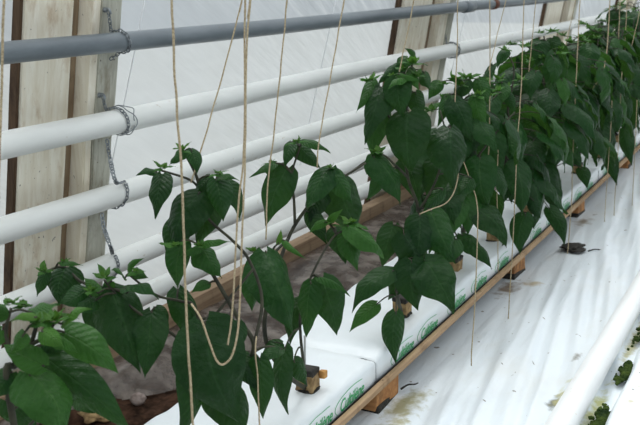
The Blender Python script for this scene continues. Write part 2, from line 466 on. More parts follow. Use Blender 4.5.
# ------------------------------------------------------------------ chains
def chain_path(pts, step=.0085):
    P = spline(pts, 14); out = [P[0]]; acc = 0
    for a, b in zip(P, P[1:]):
        L = (b - a).length; d = 0
        while acc + (L - d) >= step:
            d += step - acc; acc = 0; out.append(a.lerp(b, d / L))
        acc += L - d
    return out
def add_links(bm, pts):
    P = chain_path(pts)
    for i, (a, b) in enumerate(zip(P, P[1:])):
        d = (b - a).normalized(); m = (a + b) / 2
        ref = Vector((0, 1, .2)) if i % 2 else Vector((1, .1, 0))
        s = (ref - d * ref.dot(d)).normalized()
        ring = [m + d * (.0062 * math.cos(q)) + s * (.0034 * math.sin(q)) for q in [2 * math.pi * k / 10 for k in range(10)]]
        tube(bm, ring, .0012, n=5, closed=True)
def around(pi, y, a0, a1, n=9, gap=.0035, dy=0.0):
    x, z, r = PIPES[pi]
    return [Vector((x + (r + gap) * math.cos(a0 + (a1 - a0) * k / n), y + dy * k / n, z + (r + gap) * math.sin(a0 + (a1 - a0) * k / n))) for k in range(n + 1)]
def hook_pt(z, yo=0): return Vector((wall_x(z) + .062, 1.540 + yo, z))
PI = math.pi
def wire_ring(bm, pi, y, turns=3):
    x, z, r = PIPES[pi]
    pts = []
    for k in range(turns * 16):
        a = 2 * PI * k / 16; q = r + .004 + rng.uniform(0, .005)
        pts.append(Vector((x + q * math.cos(a), y + .012 * math.sin(k * .9) + rng.uniform(-.004, .004), z + q * math.sin(a))))
    tube(bm, spline(pts, 3), .0011, n=5)
t = tag(obj('hanging_chain', (lambda b: (add_links(b, [hook_pt(-.068)] + around(0, 1.548, PI * .75, -PI * .6, dy=.012) + [Vector((wall_x(-.17) + .056, 1.556, -.170))]), b)[1])(bmesh.new()), STEEL),
        'thin steel chain holding the grey pipe on the nearest post', 'chain', 'chains holding the pipes')
b = bmesh.new(); add_links(b, [hook_pt(-.242)] + around(1, 1.548, PI * .72, -PI * .55, dy=.02)); 
tag(obj('hanging_chain', b, STEEL), 'steel chain from the post hook around the topmost white pipe', 'chain', 'chains holding the pipes')
b = bmesh.new(); wire_ring(b, 1, 1.572, 2)
tag(obj('wire_tie', b, STEEL), 'tangled grey wire wrapped round the topmost white pipe beside the chain', 'wire')
b = bmesh.new(); add_links(b, [at(107, 140, 1.735), at(110, 158, 1.745), at(116, 182, 1.735)] + around(2, 1.585, PI * .35, -PI * .75, dy=-.03))
tag(obj('hanging_chain', b, STEEL), 'steel chain linking the topmost white pipe down to the second', 'chain', 'chains holding the pipes')
b = bmesh.new(); add_links(b, [at(102, 214, 1.83), at(104, 228, 1.82), at(111, 248, 1.80)] + around(3, 1.565, PI * .4, -PI * .7, dy=-.02))
tag(obj('hanging_chain', b, STEEL), 'lowest steel chain, looping under the third white pipe', 'chain', 'chains holding the pipes')
b = bmesh.new(); add_links(b, [hook_pt(-.235, 2.04)] + around(1, 3.60, PI * .72, -PI * 1.2, dy=.03)); wire_ring(b, 1, 3.61, 2)
tag(obj('hanging_chain', b, STEEL), 'small rusty chain round the topmost white pipe at the mid wall post', 'chain', 'chains holding the pipes')

# thin white cords stretched down the film
for (u0, v0, u1, v1, lb) in [(147, -10, 92, 262, 'thin white line stretched down the film beside the nearest post'), (338, -10, 300, 165, 'thin white line stretched down the film behind the middle plants'),
                         (470, -6, 452, 70, 'thin white line stretched down the film beside the mid wall post')]:
    def hit(u, v):
        d = R @ Vector((u - CX, -(v - CY), -F))
        # x = -1.385 + TILT*(z+.3) + .006
        k = (-1.385 + TILT * .3 + .004) / (d.x - TILT * d.z); return d * k
    b = bmesh.new(); A, B = hit(u0, v0), hit(u1, v1); tube(b, [A.lerp(B, k / 6) for k in range(7)], .0014, n=6)
    tag(obj('hanging_line', b, CORD), lb, 'line', 'white lines on the film wall')

# ------------------------------------------------------------------ bench: blocks, lath, liner, bags
for i, (y, lb) in enumerate([(.55, None), (1.602, 'orange-brown wooden block under the bench, nearest to the camera'), (2.53, 'dark-stained wooden block under the bench, second from the camera'), (3.30, 'orange wooden block under the bench beside the black scrap'),
                             (4.25, 'wooden block under the bench at the far end'), ]):
    if lb is None: continue
    b = bmesh.new(); box(b, (-.90, y - .052, FLOOR - .008), (-.690, y + .052, -.7725), .004, .002)
    o = thing('wooden_block', (-.79, y, FLOOR), lb, 'wood block', 'wooden blocks under the bench')
    obj('block', b, BLOCK, o, False)
    b = bmesh.new(); box(b, (-.88, y - .0535, FLOOR - .010), (-.6885, y + .0535, FLOOR + .007), .004, .003); q = obj('damp_foot', b, DARK, o, False); q['label'] = 'black damp foot'
b = bmesh.new()
V = []
for k in range(60):
    y = .3 + 8.0 * k / 59; w = .002 * noise.noise((y * 3, 0, 0))
    V.append([b.verts.new((x + w, y, z + w)) for x, z in ((-.6875, -.7725), (-.6775, -.7725), (-.676, -.771), (-.676, -.7600), (-.678, -.7585), (-.6860, -.7585), (-.6875, -.760))])
for k in range(59):
    for j in range(7): b.faces.new((V[k][j], V[k][(j + 1) % 7], V[k + 1][(j + 1) % 7], V[k + 1][j]))
b.faces.new(list(reversed(V[0]))); b.faces.new(V[-1])
tag(obj('edge_lath', b, LATH, None, False), 'long pale brown wooden lath along the front edge of the grow bags', 'lath')
b = bmesh.new()
V = []
for k in range(200):
    y = .3 + 8.0 * k / 199
    z1 = -.758 + .003 * noise.noise((y * 12, 3, 0))
    V.append([b.verts.new(p) for p in ((-.925, y, -.752), (-.918, y, -.7705), (-.715, y, -.7705), (-.6940, y, -.768), (-.6905, y, z1), (-.6890, y, z1), (-.6895, y, -.7715), (-.925, y, -.7724))])
for k in range(199):
    for j in range(8): b.faces.new((V[k][j], V[k][(j + 1) % 8], V[k + 1][(j + 1) % 8], V[k + 1][j]))
tag(obj('black_liner', b, LINER, None, False), 'black plastic liner strip under the white grow bags', 'liner')

def section(hw, hh, r, off):
    """rounded rectangle, (x, z, share of height) from the bottom of the front face, going up and round"""
    out = []
    for cx_, cz_, a0 in ((1, 1, 0), (-1, 1, 90), (-1, -1, 180), (1, -1, 270)):
        for k in range(7):
            a = math.radians(a0 + 15 * k)
            out.append((cx_ * (hw - r) + (r + off) * math.cos(a), cz_ * (hh - r) + (r + off) * math.sin(a)))
        nx = {(1, 1): (-1, 1), (-1, 1): (-1, -1), (-1, -1): (1, -1), (1, -1): (1, 1)}[(cx_, cz_)]
        if cx_ != nx[0]:                                 # points along the top and the bottom
            z = cz_ * (hh + off)
            for k in range(1, 12): out.append((cx_ * (hw - r) * (1 - 2 * k / 12), z))
        else:
            for k in range(1, 3): out.append((cx_ * (hw + off), cz_ * (hh - r) * (1 - 2 * k / 3)))
    return out
def slack(x, z, y, y0, y1):
    k = (y - y0) / (y1 - y0); e = max(0.0, 1 - min(k, 1 - k) / .03)
    X = x - .808; hgt = (z + .0285) / .057
    wv = .0045 * noise.noise((X * 9, y * 8, y0)) + .0050 * (.4 - abs(noise.noise((X * 22 + y * 9, y * 16, y0 * 3))))
    dz = hgt * (wv - .003 * math.sin((y - y0) * 9.4) - .011 * e * e)
    dx = .0015 * noise.noise((y * 14, z * 40, 5)) * hgt - .003 * e * e * (1 if x > 0 else -1)
    return Vector((X + dx, y, -.7405 + z + dz))
BAGS = [(.52, 1.556), (1.558, 2.575), (2.577, 3.59), (3.60, 4.60), (4.61, 5.61)]
blab = ['white grow bag nearest the camera with green lettering and a root cube', 'second white grow bag from the camera behind the first wooden block', 'third white grow bag along the row under the tall plants', 'fourth white grow bag along the row, mostly hidden by leaves', 'farthest white grow bag at the end of the row']
def text_mesh(s, size, shear=.3):
    cu = bpy.data.curves.new('lettering', 'FONT'); cu.body = s; cu.size = size; cu.shear = shear; cu.align_x = 'LEFT'; cu.resolution_u = 3
    cu.space_character = .95; cu.offset = .0004
    o = bpy.data.objects.new('lettering', cu); C.objects.link(o)
    dg = bpy.context.evaluated_depsgraph_get(); me = bpy.data.meshes.new_from_object(o.evaluated_get(dg))
    bpy.data.objects.remove(o); bpy.data.curves.remove(cu); return me
for i, (y0, y1) in enumerate(BAGS):
    t = thing('grow_bag', (-.797, y0, -.77), blab[i], 'grow bag', 'white grow bags along the row')
    b = bmesh.new(); n = 140; sec = section(.114, .0285, .010, 0); m = len(sec)
    rings = [[b.verts.new(slack(q[0], q[1], y0 + (y1 - y0) * k / n, y0, y1)) for q in sec] for k in range(n + 1)]
    for k in range(n):
        for j in range(m): b.faces.new((rings[k][j], rings[k][(j + 1) % m], rings[k + 1][(j + 1) % m], rings[k + 1][j]))
    b.faces.new(rings[0]); b.faces.new(list(reversed(rings[-1])))
    obj('film_sleeve', b, BAG, t)
    def face(y, z, off=.0009):                # z from the middle of the front face
        q = slack(.114, z, y, y0, y1); return q + Vector((off, 0, 0))
    for ys in ((1.262, 1.392), (1.640, 1.780, 1.965, 2.130, 2.320), (2.66, 2.84, 3.02, 3.20, 3.38), (3.68, 3.9, 4.1, 4.3), ())[i]:
        me = text_mesh('Cultilène', .034)
        for v in me.vertices:
            v.co = face(ys + v.co.x * .86, -.0180 + v.co.y / .034 * .032)
        me.materials.append(PRINT)
        o = bpy.data.objects.new('lettering', me); C.objects.link(o); o.parent = t; o.matrix_parent_inverse = Matrix.Translation(t.location).inverted()
        o['label'] = 'green printed lettering'
        b = bmesh.new(); pts = []                 # open oval drawn around the first letters
        for k in range(26):
            q = math.radians(62 + 150 * k / 25)
            pts.append(face(ys + .058 + .076 * math.cos(q), -.0075 + .0215 * math.sin(q), .0008))
        tube(b, pts, .0005, n=5); o = obj('oval_mark', b, PRINT, t); o['label'] = 'green oval line'

# ------------------------------------------------------------------ leaves
def leaf_into(bm, P0, P1, Wd, nrm, curl=.12, foldv=.35, age=.1, cols=8, rows=13, wave=.055):
    uvl = bm.loops.layers.uv.get('UVMap') or bm.loops.layers.uv.new('UVMap'); al = bm.verts.layers.float.get('age') or bm.verts.layers.float.new('age')
    d = P1 - P0; L = d.length; d = d / L
    n = nrm - d * nrm.dot(d)
    n = n.normalized() if n.length > 1e-4 else d.orthogonal().normalized()
    s = d.cross(n)
    ph = rng.uniform(0, 6.28); sk = rng.uniform(-.09, .09)
    al_j = max(0, min(1, age + rng.uniform(-.03, .03)))
    V = []
    for i in range(rows + 1):
        t = i / rows
        w = (2.62 * (t + .004) ** .47 * (1 - t) ** 1.12) * (1 - .30 * max(0, t - .55) / .45)
        c = P0 + d * (L * t) + n * (L * curl * (4 * t * (1 - t) - .35 * t * t * t)) + s * (L * sk * math.sin(PI * t))
        row = []
        for j in range(cols + 1):
            v = -1 + 2 * j / cols; a = abs(v)
            off = v * w * Wd * .5
            drop = -foldv * (a ** 1.5) * w * Wd * .5
            q = (math.fmod(t * 9 - a * 2.2 + 20, 1.0) - .5)
            puff = (.25 - q * q) * .022 * Wd * (a * (1 - a) * 3.2)
            edge = wave * Wd * a * a * math.sin(t * 13 + ph + (2.1 if v > 0 else 0))
            p = c + s * off * (1 - .18 * foldv * a) + n * (drop + puff + edge) - d * (L * .085 * a * a * (1 - t) ** 4)
            if Wd > .03: p = p + n * (Wd * .075 * (noise.noise(p * 42) + .6 * noise.noise(p * 95)) * min(1, t * 5))
            vt = bm.verts.new(p); vt[al] = al_j; row.append((vt, ((v + 1) / 2, t)))
        V.append(row)
    for i in range(rows):
        for j in range(cols):
            q = (V[i][j], V[i][j + 1], V[i + 1][j + 1], V[i + 1][j])
            f = bm.faces.new([z[0] for z in q])
            for lp, z in zip(f.loops, q): lp[uvl].uv = z[1]

def facing(P, up=.55, twist=0.0, d=None):
    n = (-P).normalized() + Vector((0, 0, up))
    if d is not None and twist:
        n = Matrix.Rotation(math.radians(twist), 3, d.normalized()) @ n
    return n

def shoot_into(bm, P, size, k=7, age=.75):
    up = Vector((rng.uniform(-.3, .3), rng.uniform(-.3, .3), 1)).normalized()
    a0 = rng.uniform(0, 6.28)
    for i in range(k):
        a = a0 + i * 2.4; el = .30 + 1.0 * i / k
        d = Vector((math.cos(a) * math.cos(el), math.sin(a) * math.cos(el), math.sin(el) * .9 - rng.uniform(.0, .55)))
        L = size * (1.15 - .60 * i / k) * rng.choice((.75, 1.0, 1.15)) * rng.uniform(.8, 1.2)
        b0 = P + up * size * .12 * i / k + d * size * .08
        leaf_into(bm, b0, b0 + d * L, L * .58, up + d * .2, -.10 if i > k * .6 else .10, .3, min(1, age + .25 * i / k - .12), 4, 7, .06)

# ------------------------------------------------------------------ pepper plants
# every plant: where it roots, its distance, stems, leaves (base, tip, width, nearer, age, twist) and shoot tips, read off the photograph
PL = {}
def plant(key, y, label, lean=0): PL[key] = dict(y=y, label=label, leaves=[], shoots=[], stems=[], rnd=None, x=-.745)
plant('A', .72, 'pepper plant with paler leaves at the near end of the row')
plant('B', 1.04, 'pepper plant with large dark leaves behind the hanging twine loop')
plant('C', 1.37, 'pepper plant rooted in the brown cube on the nearest grow bag')
plant('D', 1.80, 'tall pepper plant in front of the mid wall board')
plant('E', 2.13, 'dense pepper plant just beyond the tall plant before the mid wall board')
plant('F', 2.45, 'dense pepper plant beside the second wooden block')
plant('G', 2.80, 'pepper plant just beyond the second wooden block')
plant('H', 3.12, 'pepper plant with a low drooping leaf beside the black scrap')
plant('I', 3.45, 'pepper plant just beyond the black scrap')
plant('J', 3.80, 'far pepper plant before the last visible block')
plant('K', 4.15, 'far pepper plant beside the last visible block')
plant('L', 4.50, 'tall far pepper plant at the right edge')
plant('M', 4.90, 'farthest pepper plant in the row')

PL['A']['D'] = 1.06
PL['A']['leaves'] = [(28,372,66,434,60,.02,.36,-10), (42,355,134,436,42,-.02,.16,20), (44,366,2,344,28,.03,.50,-15), (64,332,119,374,38,.01,.42,10), (30,312,60,304,24,.0,.40,-30),
    (62,324,91,308,17,.03,.62,-20), (42,331,64,347,22,.05,.60,10), (36,317,10,321,11,.05,.68,0), (10,314,-10,300,22,.0,.35,20), (12,372,-8,400,28,.0,.18,0), (76,398,110,413,20,-.06,.12,10),
    (24,334,10,354,18,.05,.52,0), (52,338,78,352,18,.04,.55,-20), (6,400,36,436,36,-.05,.12,15), (60,344,30,352,20,-.02,.25,0), (2,330,-12,352,24,.0,.4,0), (86,372,60,398,26,-.10,.10,10)]
PL['A']['shoots'] = [(37,322,24), (54,322,26), (11,304,20), (24,306,14), (68,318,16)]
PL['A']['stems'] = [[(18,450,0), (8,390,0), (16,365,0), (30,345,.01), (37,324,.02)], [(16,365,0), (6,335,0), (11,308,0)], [(30,345,.01), (46,336,.02), (54,324,.02)]]

PL['B']['D'] = 1.34
PL['B']['leaves'] = [(112,290,141,374,56,.0,.10,-8), (152,312,144,379,36,.0,.14,15), (124,288,159,298,22,.03,.20,-25), (156,307,168,329,14,-.02,.10,0), (67,267,58,304,40,-.02,.10,8), (47,271,36,297,15,-.01,.15,20),
    (61,262,83,265,9,.0,.38,-20), (86,290,58,304,24,.02,.20,0), (128,272,144,258,10,.0,.48,0), (133,272,148,278,12,.0,.34,0), (125,278,111,270,12,.0,.4,0), (112,281,99,291,14,.0,.42,0), (98,293,84,277,15,.02,.5,0), (96,300,76,314,22,.02,.16,0),
    (104,276,97,263,7,.0,.55,0), (92,300,128,336,40,-.04,.06,0),
    (162,174,154,218,26,.0,.10,10), (156,172,136,175,11,.02,.2,0), (184,150,169,165,16,-.01,.22,15), (191,149,197,174,16,.0,.2,-10), (210,176,192,194,19,-.02,.08,0),
    (199,193,172,250,46,.0,.05,8), (186,216,168,262,30,-.02,.06,0), (182,240,178,289,27,.01,.28,-10), (216,179,223,222,29,.01,.18,12), (220,181,241,220,26,.0,.13,-20), (217,178,239,180,9,.01,.3,0),
    (203,243,232,241,13,.03,.42,-20), (202,246,222,278,30,.0,.30,-10), (201,247,179,256,11,.02,.4,0), (178,289,187,344,32,-.03,.1,0), (209,283,191,293,12,.0,.34,0), (205,322,240,424,78,.06,.05,5), (190,358,178,440,36,.05,.08,-15),
    (259,358,263,420,26,.02,.15,10), (239,322,236,354,18,.03,.08,0), (216,384,242,446,48,.0,.05,0), (282,349,257,363,14,.0,.14,0), (206,196,196,246,34,-.03,.05,-10), (226,330,196,352,24,.02,.06,0), (236,352,258,390,30,.0,.07,0)]
PL['B']['shoots'] = [(182,150,15), (162,168,15), (218,174,13), (176,246,16), (104,278,15), (90,291,14), (43,271,13), (64,262,10), (136,272,13), (200,246,9)]
PL['B']['stems'] = [[(210,470,0), (222,430,0), (240,380,0), (254,346,0), (238,318,0), (222,290,0), (206,262,0), (201,247,0)], [(254,346,0), (262,300,-.02), (250,262,-.03), (234,242,-.03), (207,217,-.02), (200,192,-.02), (190,180,-.02), (160,170,0)],
    [(207,217,-.02), (214,196,-.01), (218,176,0)], [(200,192,-.02), (196,175,-.02), (184,152,-.01)], [(222,430,0), (206,370,-.01), (176,337,-.01), (143,316,0), (118,296,0), (104,280,0)], [(206,370,-.01), (196,310,-.02), (180,301,-.02), (156,295,-.01), (128,274,0)], [(128,292,0), (84,283,-.01), (64,267,-.02), (44,272,0)],
    [(222,430,0), (200,330,-.02), (214,316,.0), (236,290,0), (254,268,.0)]]

PL['C']['D'] = 1.60
PL['C']['leaves'] = [(291,142,284,169,15,.0,.2,10), (297,143,322,169,22,-.01,.15,-12), (303,141,331,152,12,.01,.3,-10), (287,168,265,226,35,.0,.15,12), (276,163,249,177,10,.0,.3,0), (268,165,272,179,8,.0,.3,0), (331,167,306,210,30,.03,.2,15), (332,171,353,205,25,.03,.25,-15),
    (333,180,358,238,48,-.03,.05,0), (309,212,327,245,20,-.01,.05,0), (326,222,309,233,10,.03,.55,0), (328,222,343,209,8,.03,.6,0), (348,226,386,257,28,.05,.44,-20), (350,228,358,271,28,.03,.34,0), (335,228,346,264,24,.0,.05,0),
    (266,252,295,334,54,.10,.20,-5), (311,283,306,338,27,.08,.30,8), (322,278,338,336,37,.07,.14,-12), (318,277,351,295,12,.09,.34,-20), (283,240,307,259,8,.08,.5,0), (278,244,281,229,6,.08,.7,0), (249,276,252,312,22,.03,.22,0),
    (285,348,287,416,24,.12,.07,10), (294,360,307,386,22,.1,.10,0), (282,344,260,362,22,.06,.12,0), (322,190,310,222,26,-.03,.05,0), (272,262,246,292,24,.02,.12,0), (300,300,290,345,24,.02,.06,0)]
PL['C']['shoots'] = [(297,142,13), (271,163,9), (330,168,10), (350,223,20), (331,224,12), (252,252,15), (313,282,12)]
PL['C']['stems'] = [[(306,386,0), (284,372,.02), (266,340,.05), (268,300,.05), (288,239,.0), (306,209,0), (322,191,0), (331,172,.02)], [(295,224,0), (294,200,0), (292,174,0), (300,147,0)], [(306,386,.0), (300,320,.06), (309,282,.07), (331,240,.04), (348,228,.04)], [(322,191,0), (345,176,0), (366,163,0)], [(288,239,0), (270,255,.06), (254,252,.06)], [(292,174,0), (284,165,0), (272,163,0)]]

PL['D']['D'] = 1.96
PL['D']['leaves'] = [(402,62,377,84,20,-.02,.15,10), (408,58,399,75,16,.0,.30,0), (415,59,404,48,8,.0,.25,0), (373,80,356,112,15,.0,.35,10), (381,87,364,144,30,.02,.1,10), (397,77,403,118,30,.05,.15,-6), (409,112,411,176,48,.04,.05,5), (383,110,373,160,27,-.02,.34,0), (424,72,430,90,14,.02,.2,0),
    (450,128,453,188,45,.04,.05,-6), (398,74,421,81,9,.06,.5,0), (374,157,401,205,33,.06,.2,-8), (372,155,366,175,13,.04,.4,0), (379,172,366,201,15,.0,.18,0), (420,216,414,264,36,.03,.1,8), (431,211,456,264,38,.02,.24,-10), (443,189,423,211,16,.0,.15,0), (471,178,455,196,18,.0,.1,0),
    (396,312,396,364,26,.10,.1,0), (393,271,351,312,28,.06,.12,12), (377,304,349,332,18,.04,.35,0), (411,260,418,311,38,.07,.07,0), (424,260,455,313,46,.06,.07,-10), (404,234,420,288,36,.04,.05,0), (456,239,431,268,28,.02,.15,0), (415,92,424,118,20,.0,.12,0), (388,92,384,118,22,-.03,.1,0), (405,160,418,205,30,-.05,.06,0), (394,225,382,268,26,.0,.08,0), (436,160,428,205,30,-.05,.06,0), (402,270,388,300,24,.02,.06,0), (412,68,420,92,13,.03,.45,-20), (404,78,388,88,12,.06,.5,10)]
PL['D']['shoots'] = [(370,81,16), (412,64,17), (416,76,15), (392,76,12), (378,153,17), (404,70,12)]
PL['D']['stems'] = [[(397,318,0), (397,290,.03), (402,250,.03), (418,213,0), (408,178,0), (404,140,-.02), (408,100,0), (412,66,0)], [(408,178,0), (395,165,.02), (378,155,.03), (345,176,.0)], [(404,140,-.02), (385,110,-.01), (371,83,0)], [(418,213,0), (436,180,.0), (446,140,.0), (440,110,.0)]]

PL['E']['D'] = 2.22
PL['E']['leaves'] = [(454,99,474,143,30,.06,.1,-12), (475,96,486,132,18,.04,.4,0), (446,96,437,127,14,.03,.3,0), (452,95,456,128,18,.01,.34,0), (467,79,455,102,20,.0,.15,0), (478,79,489,105,18,.0,.3,0), (440,82,428,100,14,.0,.3,0), (480,158,488,210,37,.06,.2,-6), (474,208,508,247,33,.06,.06,-10), (462,234,493,268,24,.08,.1,-12), (468,150,455,185,26,.0,.1,0), (480,120,470,160,28,.0,.07,0), (462,82,447,78,8,.03,.5,0)]
PL['E']['shoots'] = [(455,80,15), (468,78,14), (443,84,12), (478,96,14), (462,86,14)]
PL['E']['stems'] = [[(455,265,0), (468,215,0), (475,160,0), (464,110,0), (460,84,0)], [(475,160,0), (500,128,0), (515,112,0)]]
PL['E']['rnd'] = (30, -.62, -.31, .12)
PL['F']['D'] = 2.52
PL['F']['leaves'] = [(502,83,500,106,16,.04,.3,0), (506,91,516,115,12,.03,.2,0), (512,129,515,158,22,.08,.3,0), (495,97,493,128,18,.0,.08,0), (506,174,499,207,18,.05,.1,0), (525,214,520,255,24,.08,.12,0), (532,199,541,219,13,.06,.1,0), (507,50,497,68,13,.0,.2,0), (490,84,484,104,14,.0,.3,0)]
PL['F']['shoots'] = [(505,50,10), (488,82,12), (500,80,12), (514,130,13), (520,80,12)]
PL['F']['stems'] = [[(498,235,0), (505,170,0), (508,110,0), (502,82,0)], [(508,110,0), (514,70,0), (506,52,0)]]
PL['F']['rnd'] = (38, -.58, -.30, .13)
PL['G']['D'] = 2.84
PL['G']['leaves'] = [(530,83,525,132,38,.06,.12,-5), (545,164,561,216,30,.08,.05,-8), (549,208,565,246,18,.12,.1,0), (540,40,536,66,22,.0,.2,0), (552,38,558,60,18,.0,.12,0)]
PL['G']['shoots'] = [(540,33,12), (552,32,12), (530,60,11), (545,58,12), (560,50,11)]
PL['G']['stems'] = [[(535,205,0), (538,130,0), (545,70,0), (544,36,0)]]
PL['G']['rnd'] = (50, -.58, -.21, .14)
for k_, D_, n_, zt in (('H', 3.13, 56, -.24), ('I', 3.42, 58, -.22), ('J', 3.74, 62, -.21), ('K', 4.05, 60, -.20), ('L', 4.36, 64, -.15), ('M', 4.72, 56, -.15)):
    PL[k_]['D'] = D_; PL[k_]['rnd'] = (n_, -.58, zt, .15)
PL['H']['leaves'] = [(575,66,572,100,30,.05,.2,0), (590,44,585,70,22,.05,.2,0), (580,168,587,189,14,.1,.06,0), (555,86,548,120,26,.05,.15,0)]
PL['I']['leaves'] = [(610,66,604,102,28,.05,.22,0), (608,150,617,186,16,.1,.06,0), (596,86,590,120,24,.05,.12,0)]
PL['J']['leaves'] = [(625,128,632,166,17,.1,.06,0), (606,78,622,112,24,.05,.2,-10)]
PL['H']['shoots'] = [(568,42,10), (580,38,10), (560,54,10)]; PL['I']['shoots'] = [(596,38,9), (585,44,9), (604,50,9)]
PL['J']['shoots'] = [(612,36,9), (620,44,8)]; PL['K']['shoots'] = [(625,30,8)]; PL['L']['shoots'] = [(612,8,9), (622,14,8), (634,10,8)]
PL['L']['leaves'] = [(616,10,608,30,16,.05,.12,0), (622,12,618,28,14,.05,.15,0), (630,16,628,36,16,.05,.15,0)]
PL['M']['shoots'] = [(636,18,8)]

def damp(bm, root, h):
    q = bmesh.ops.create_icosphere(bm, subdivisions=4, radius=1)
    for v in q['verts']:
        f = 1 + .35 * noise.noise(v.co * 2.2 + root * 5)
        x = math.copysign(abs(v.co.x) ** .5, v.co.x) * (h + .0035) * (.9 + .12 * f); y = math.copysign(abs(v.co.y) ** .5, v.co.y) * (h + .0035) * (.9 + .12 * f)
        v.co = root + Vector((x, y, -.002 + v.co.z * .011 * f + .006 * max(0, noise.noise(v.co * 3 + root))))

def build_plant(k):
    p = PL[k]; D = p['D']; root = Vector((p['x'], p['y'], -.716))
    t = thing('pepper_plant', root, p['label'], 'pepper plant', 'pepper plants along the row')
    stem = bmesh.new(); fol = bmesh.new(); nodes = []
    for s in p['stems']:
        P = [at(u, v, D - dd) for (u, v, dd) in s]
        if s is p['stems'][0]: P = [root] + P[1:]
        Q = spline(P, 7); nodes += Q
        main = s is p['stems'][0]
        tube(stem, Q, .0044 if main else .0027, .0022 if main else .0016, 8)
    if not p['stems']:
        zt = p['rnd'][2]
        for a in range(3):
            ang = rng.uniform(0, 6.28)
            Q = spline([root, root + Vector((.02 * math.cos(ang), .02 * math.sin(ang), .18)), root + Vector((.07 * math.cos(ang), .09 * math.sin(ang), .36)), Vector((root.x + .10 * math.cos(ang), root.y + .12 * math.sin(ang), zt))], 6)
            nodes += Q; tube(stem, Q, .005, .002, 7)
    def petiole(B, d):
        if not nodes: return
        best = min(nodes, key=lambda q: (q - B).length + .5 * max(0, q.z - B.z))
        if (best - B).length < .006 or (best - B).length > .22: return
        m = (best + B) / 2 + Vector((0, 0, .12 * (best - B).length)) 
        tube(stem, spline([best, m, B, B + d * .006], 4), .0016, .0011, 6)
    for (u0, v0, u1, v1, w, dd, age, tw) in p['leaves']:
        D0 = D - dd; D1 = D0 - rng.uniform(-.015, .035)
        P0, P1 = at(u0, v0, D0), at(u1, v1, D1); d = P1 - P0
        n = facing(P0, rng.uniform(.35, .9), tw + rng.uniform(-12, 12), d)
        leaf_into(fol, P0, P1, w * 1.03 * D0 / F, n, rng.uniform(.05, .20), rng.uniform(.2, .75), age, 10, 15)
        petiole(P0, d.normalized())
    if p['rnd']:
        n_, z0, z1, rad = p['rnd']
        for i in range(n_):
            z = z0 + (z1 - z0) * ((i + rng.random()) / n_) ** .85
            a = rng.uniform(0, 6.28); r = rad * (.25 + .75 * math.sqrt(rng.random()))
            if z < -.55: r *= .6
            o_ = Vector((math.cos(a), math.sin(a) * 1.15, 0))
            B = Vector((root.x, root.y, 0)) + o_ * r; B.z = z
            d = (o_ * rng.uniform(.15, .7) + Vector((rng.uniform(-.3, .3), rng.uniform(-.3, .3), -rng.uniform(.5, 1.0)))).normalized()
            L = rng.uniform(.08, .145)
            if B.z + d.z * L < -.67: continue
            age = .06 + .22 * rng.random() * ((z - z0) / (z1 - z0)) + (.2 if rng.random() < .12 else 0)
            leaf_into(fol, B, B + d * L, L * rng.uniform(.56, .72), o_ + Vector((0, 0, .55)), rng.uniform(.08, .18), rng.uniform(.2, .5), age, 8, 12)
            petiole(B, d)
        for i in range(3):
            a = rng.uniform(0, 6.28); q = Vector((root.x + rad * .55 * math.cos(a), root.y + rad * .7 * math.sin(a), z1 + rng.uniform(-.02, .03)))
            b = bmesh.new(); shoot_into(b, q, .032, 6, .60); o = obj('shoot_tip', b, LEAF, t); o['label'] = 'bright green shoot tip'
            tube(stem, spline([min(nodes, key=lambda w: (w - q).length), q], 4), .0018, .0012, 6)
    obj('stem', stem, STEM, t)
    obj('foliage', fol, LEAF, t)
    for (u, v, s) in p['shoots']:
        b = bmesh.new(); P = at(u, v, D - .035); shoot_into(b, P, s * D / F * .84, 7, .64); o = obj('shoot_tip', b, LEAF, t); o['label'] = 'bright green shoot tip'
    # root cube
    b = bmesh.new(); h = .0165
    q = box(b, root + Vector((-h, -h, -.004)), root + Vector((h, h, .040)), .003, .0015)
    cube = obj('root_cube', b, WILT, t)
    b = bmesh.new(); box(b, root + Vector((-h - .001, -h - .001, .031)), root + Vector((h + .001, h + .001, .043)), .004, .002); o = obj('algae_crust', b, DARK, cube)
    o.matrix_parent_inverse = Matrix.Translation(t.location).inverted(); o.matrix_parent_inverse = cube.matrix_parent_inverse.inverted() @ cube.matrix_parent_inverse if False else Matrix.Identity(4)
    b2 = bmesh.new(); damp(b2, root, h); o2 = obj('damp_base', b2, DARK, cube); o2.matrix_parent_inverse = Matrix.Identity(4)
    return t
for k in PL: build_plant(k)

# stakes and a peg by the near root cube
for (u, v, lb) in ((289, 352, 'thin grey drip stake left of the near root cube'), (305, 374, 'thin grey drip stake beside the near root cube')):
    A = on_z(u, v, -.714); b = bmesh.new(); tube(b, [A + Vector((0, 0, -.006)), A + Vector((0, .0, .03)), A + Vector((.0, .001, .075))], .0021, n=7)
    tag(obj('drip_stake', b, STAKE), lb, 'stake', 'drip stakes on the grow bag')
b = bmesh.new(); A = Vector((-.7215, 1.384, -.686)); box(b, A - Vector((.006, .006, .007)), A + Vector((.006, .006, .007)), .002, .001)
tag(obj('wooden_peg', b, PEG), 'small orange wooden peg at the corner of the near root cube', 'peg')

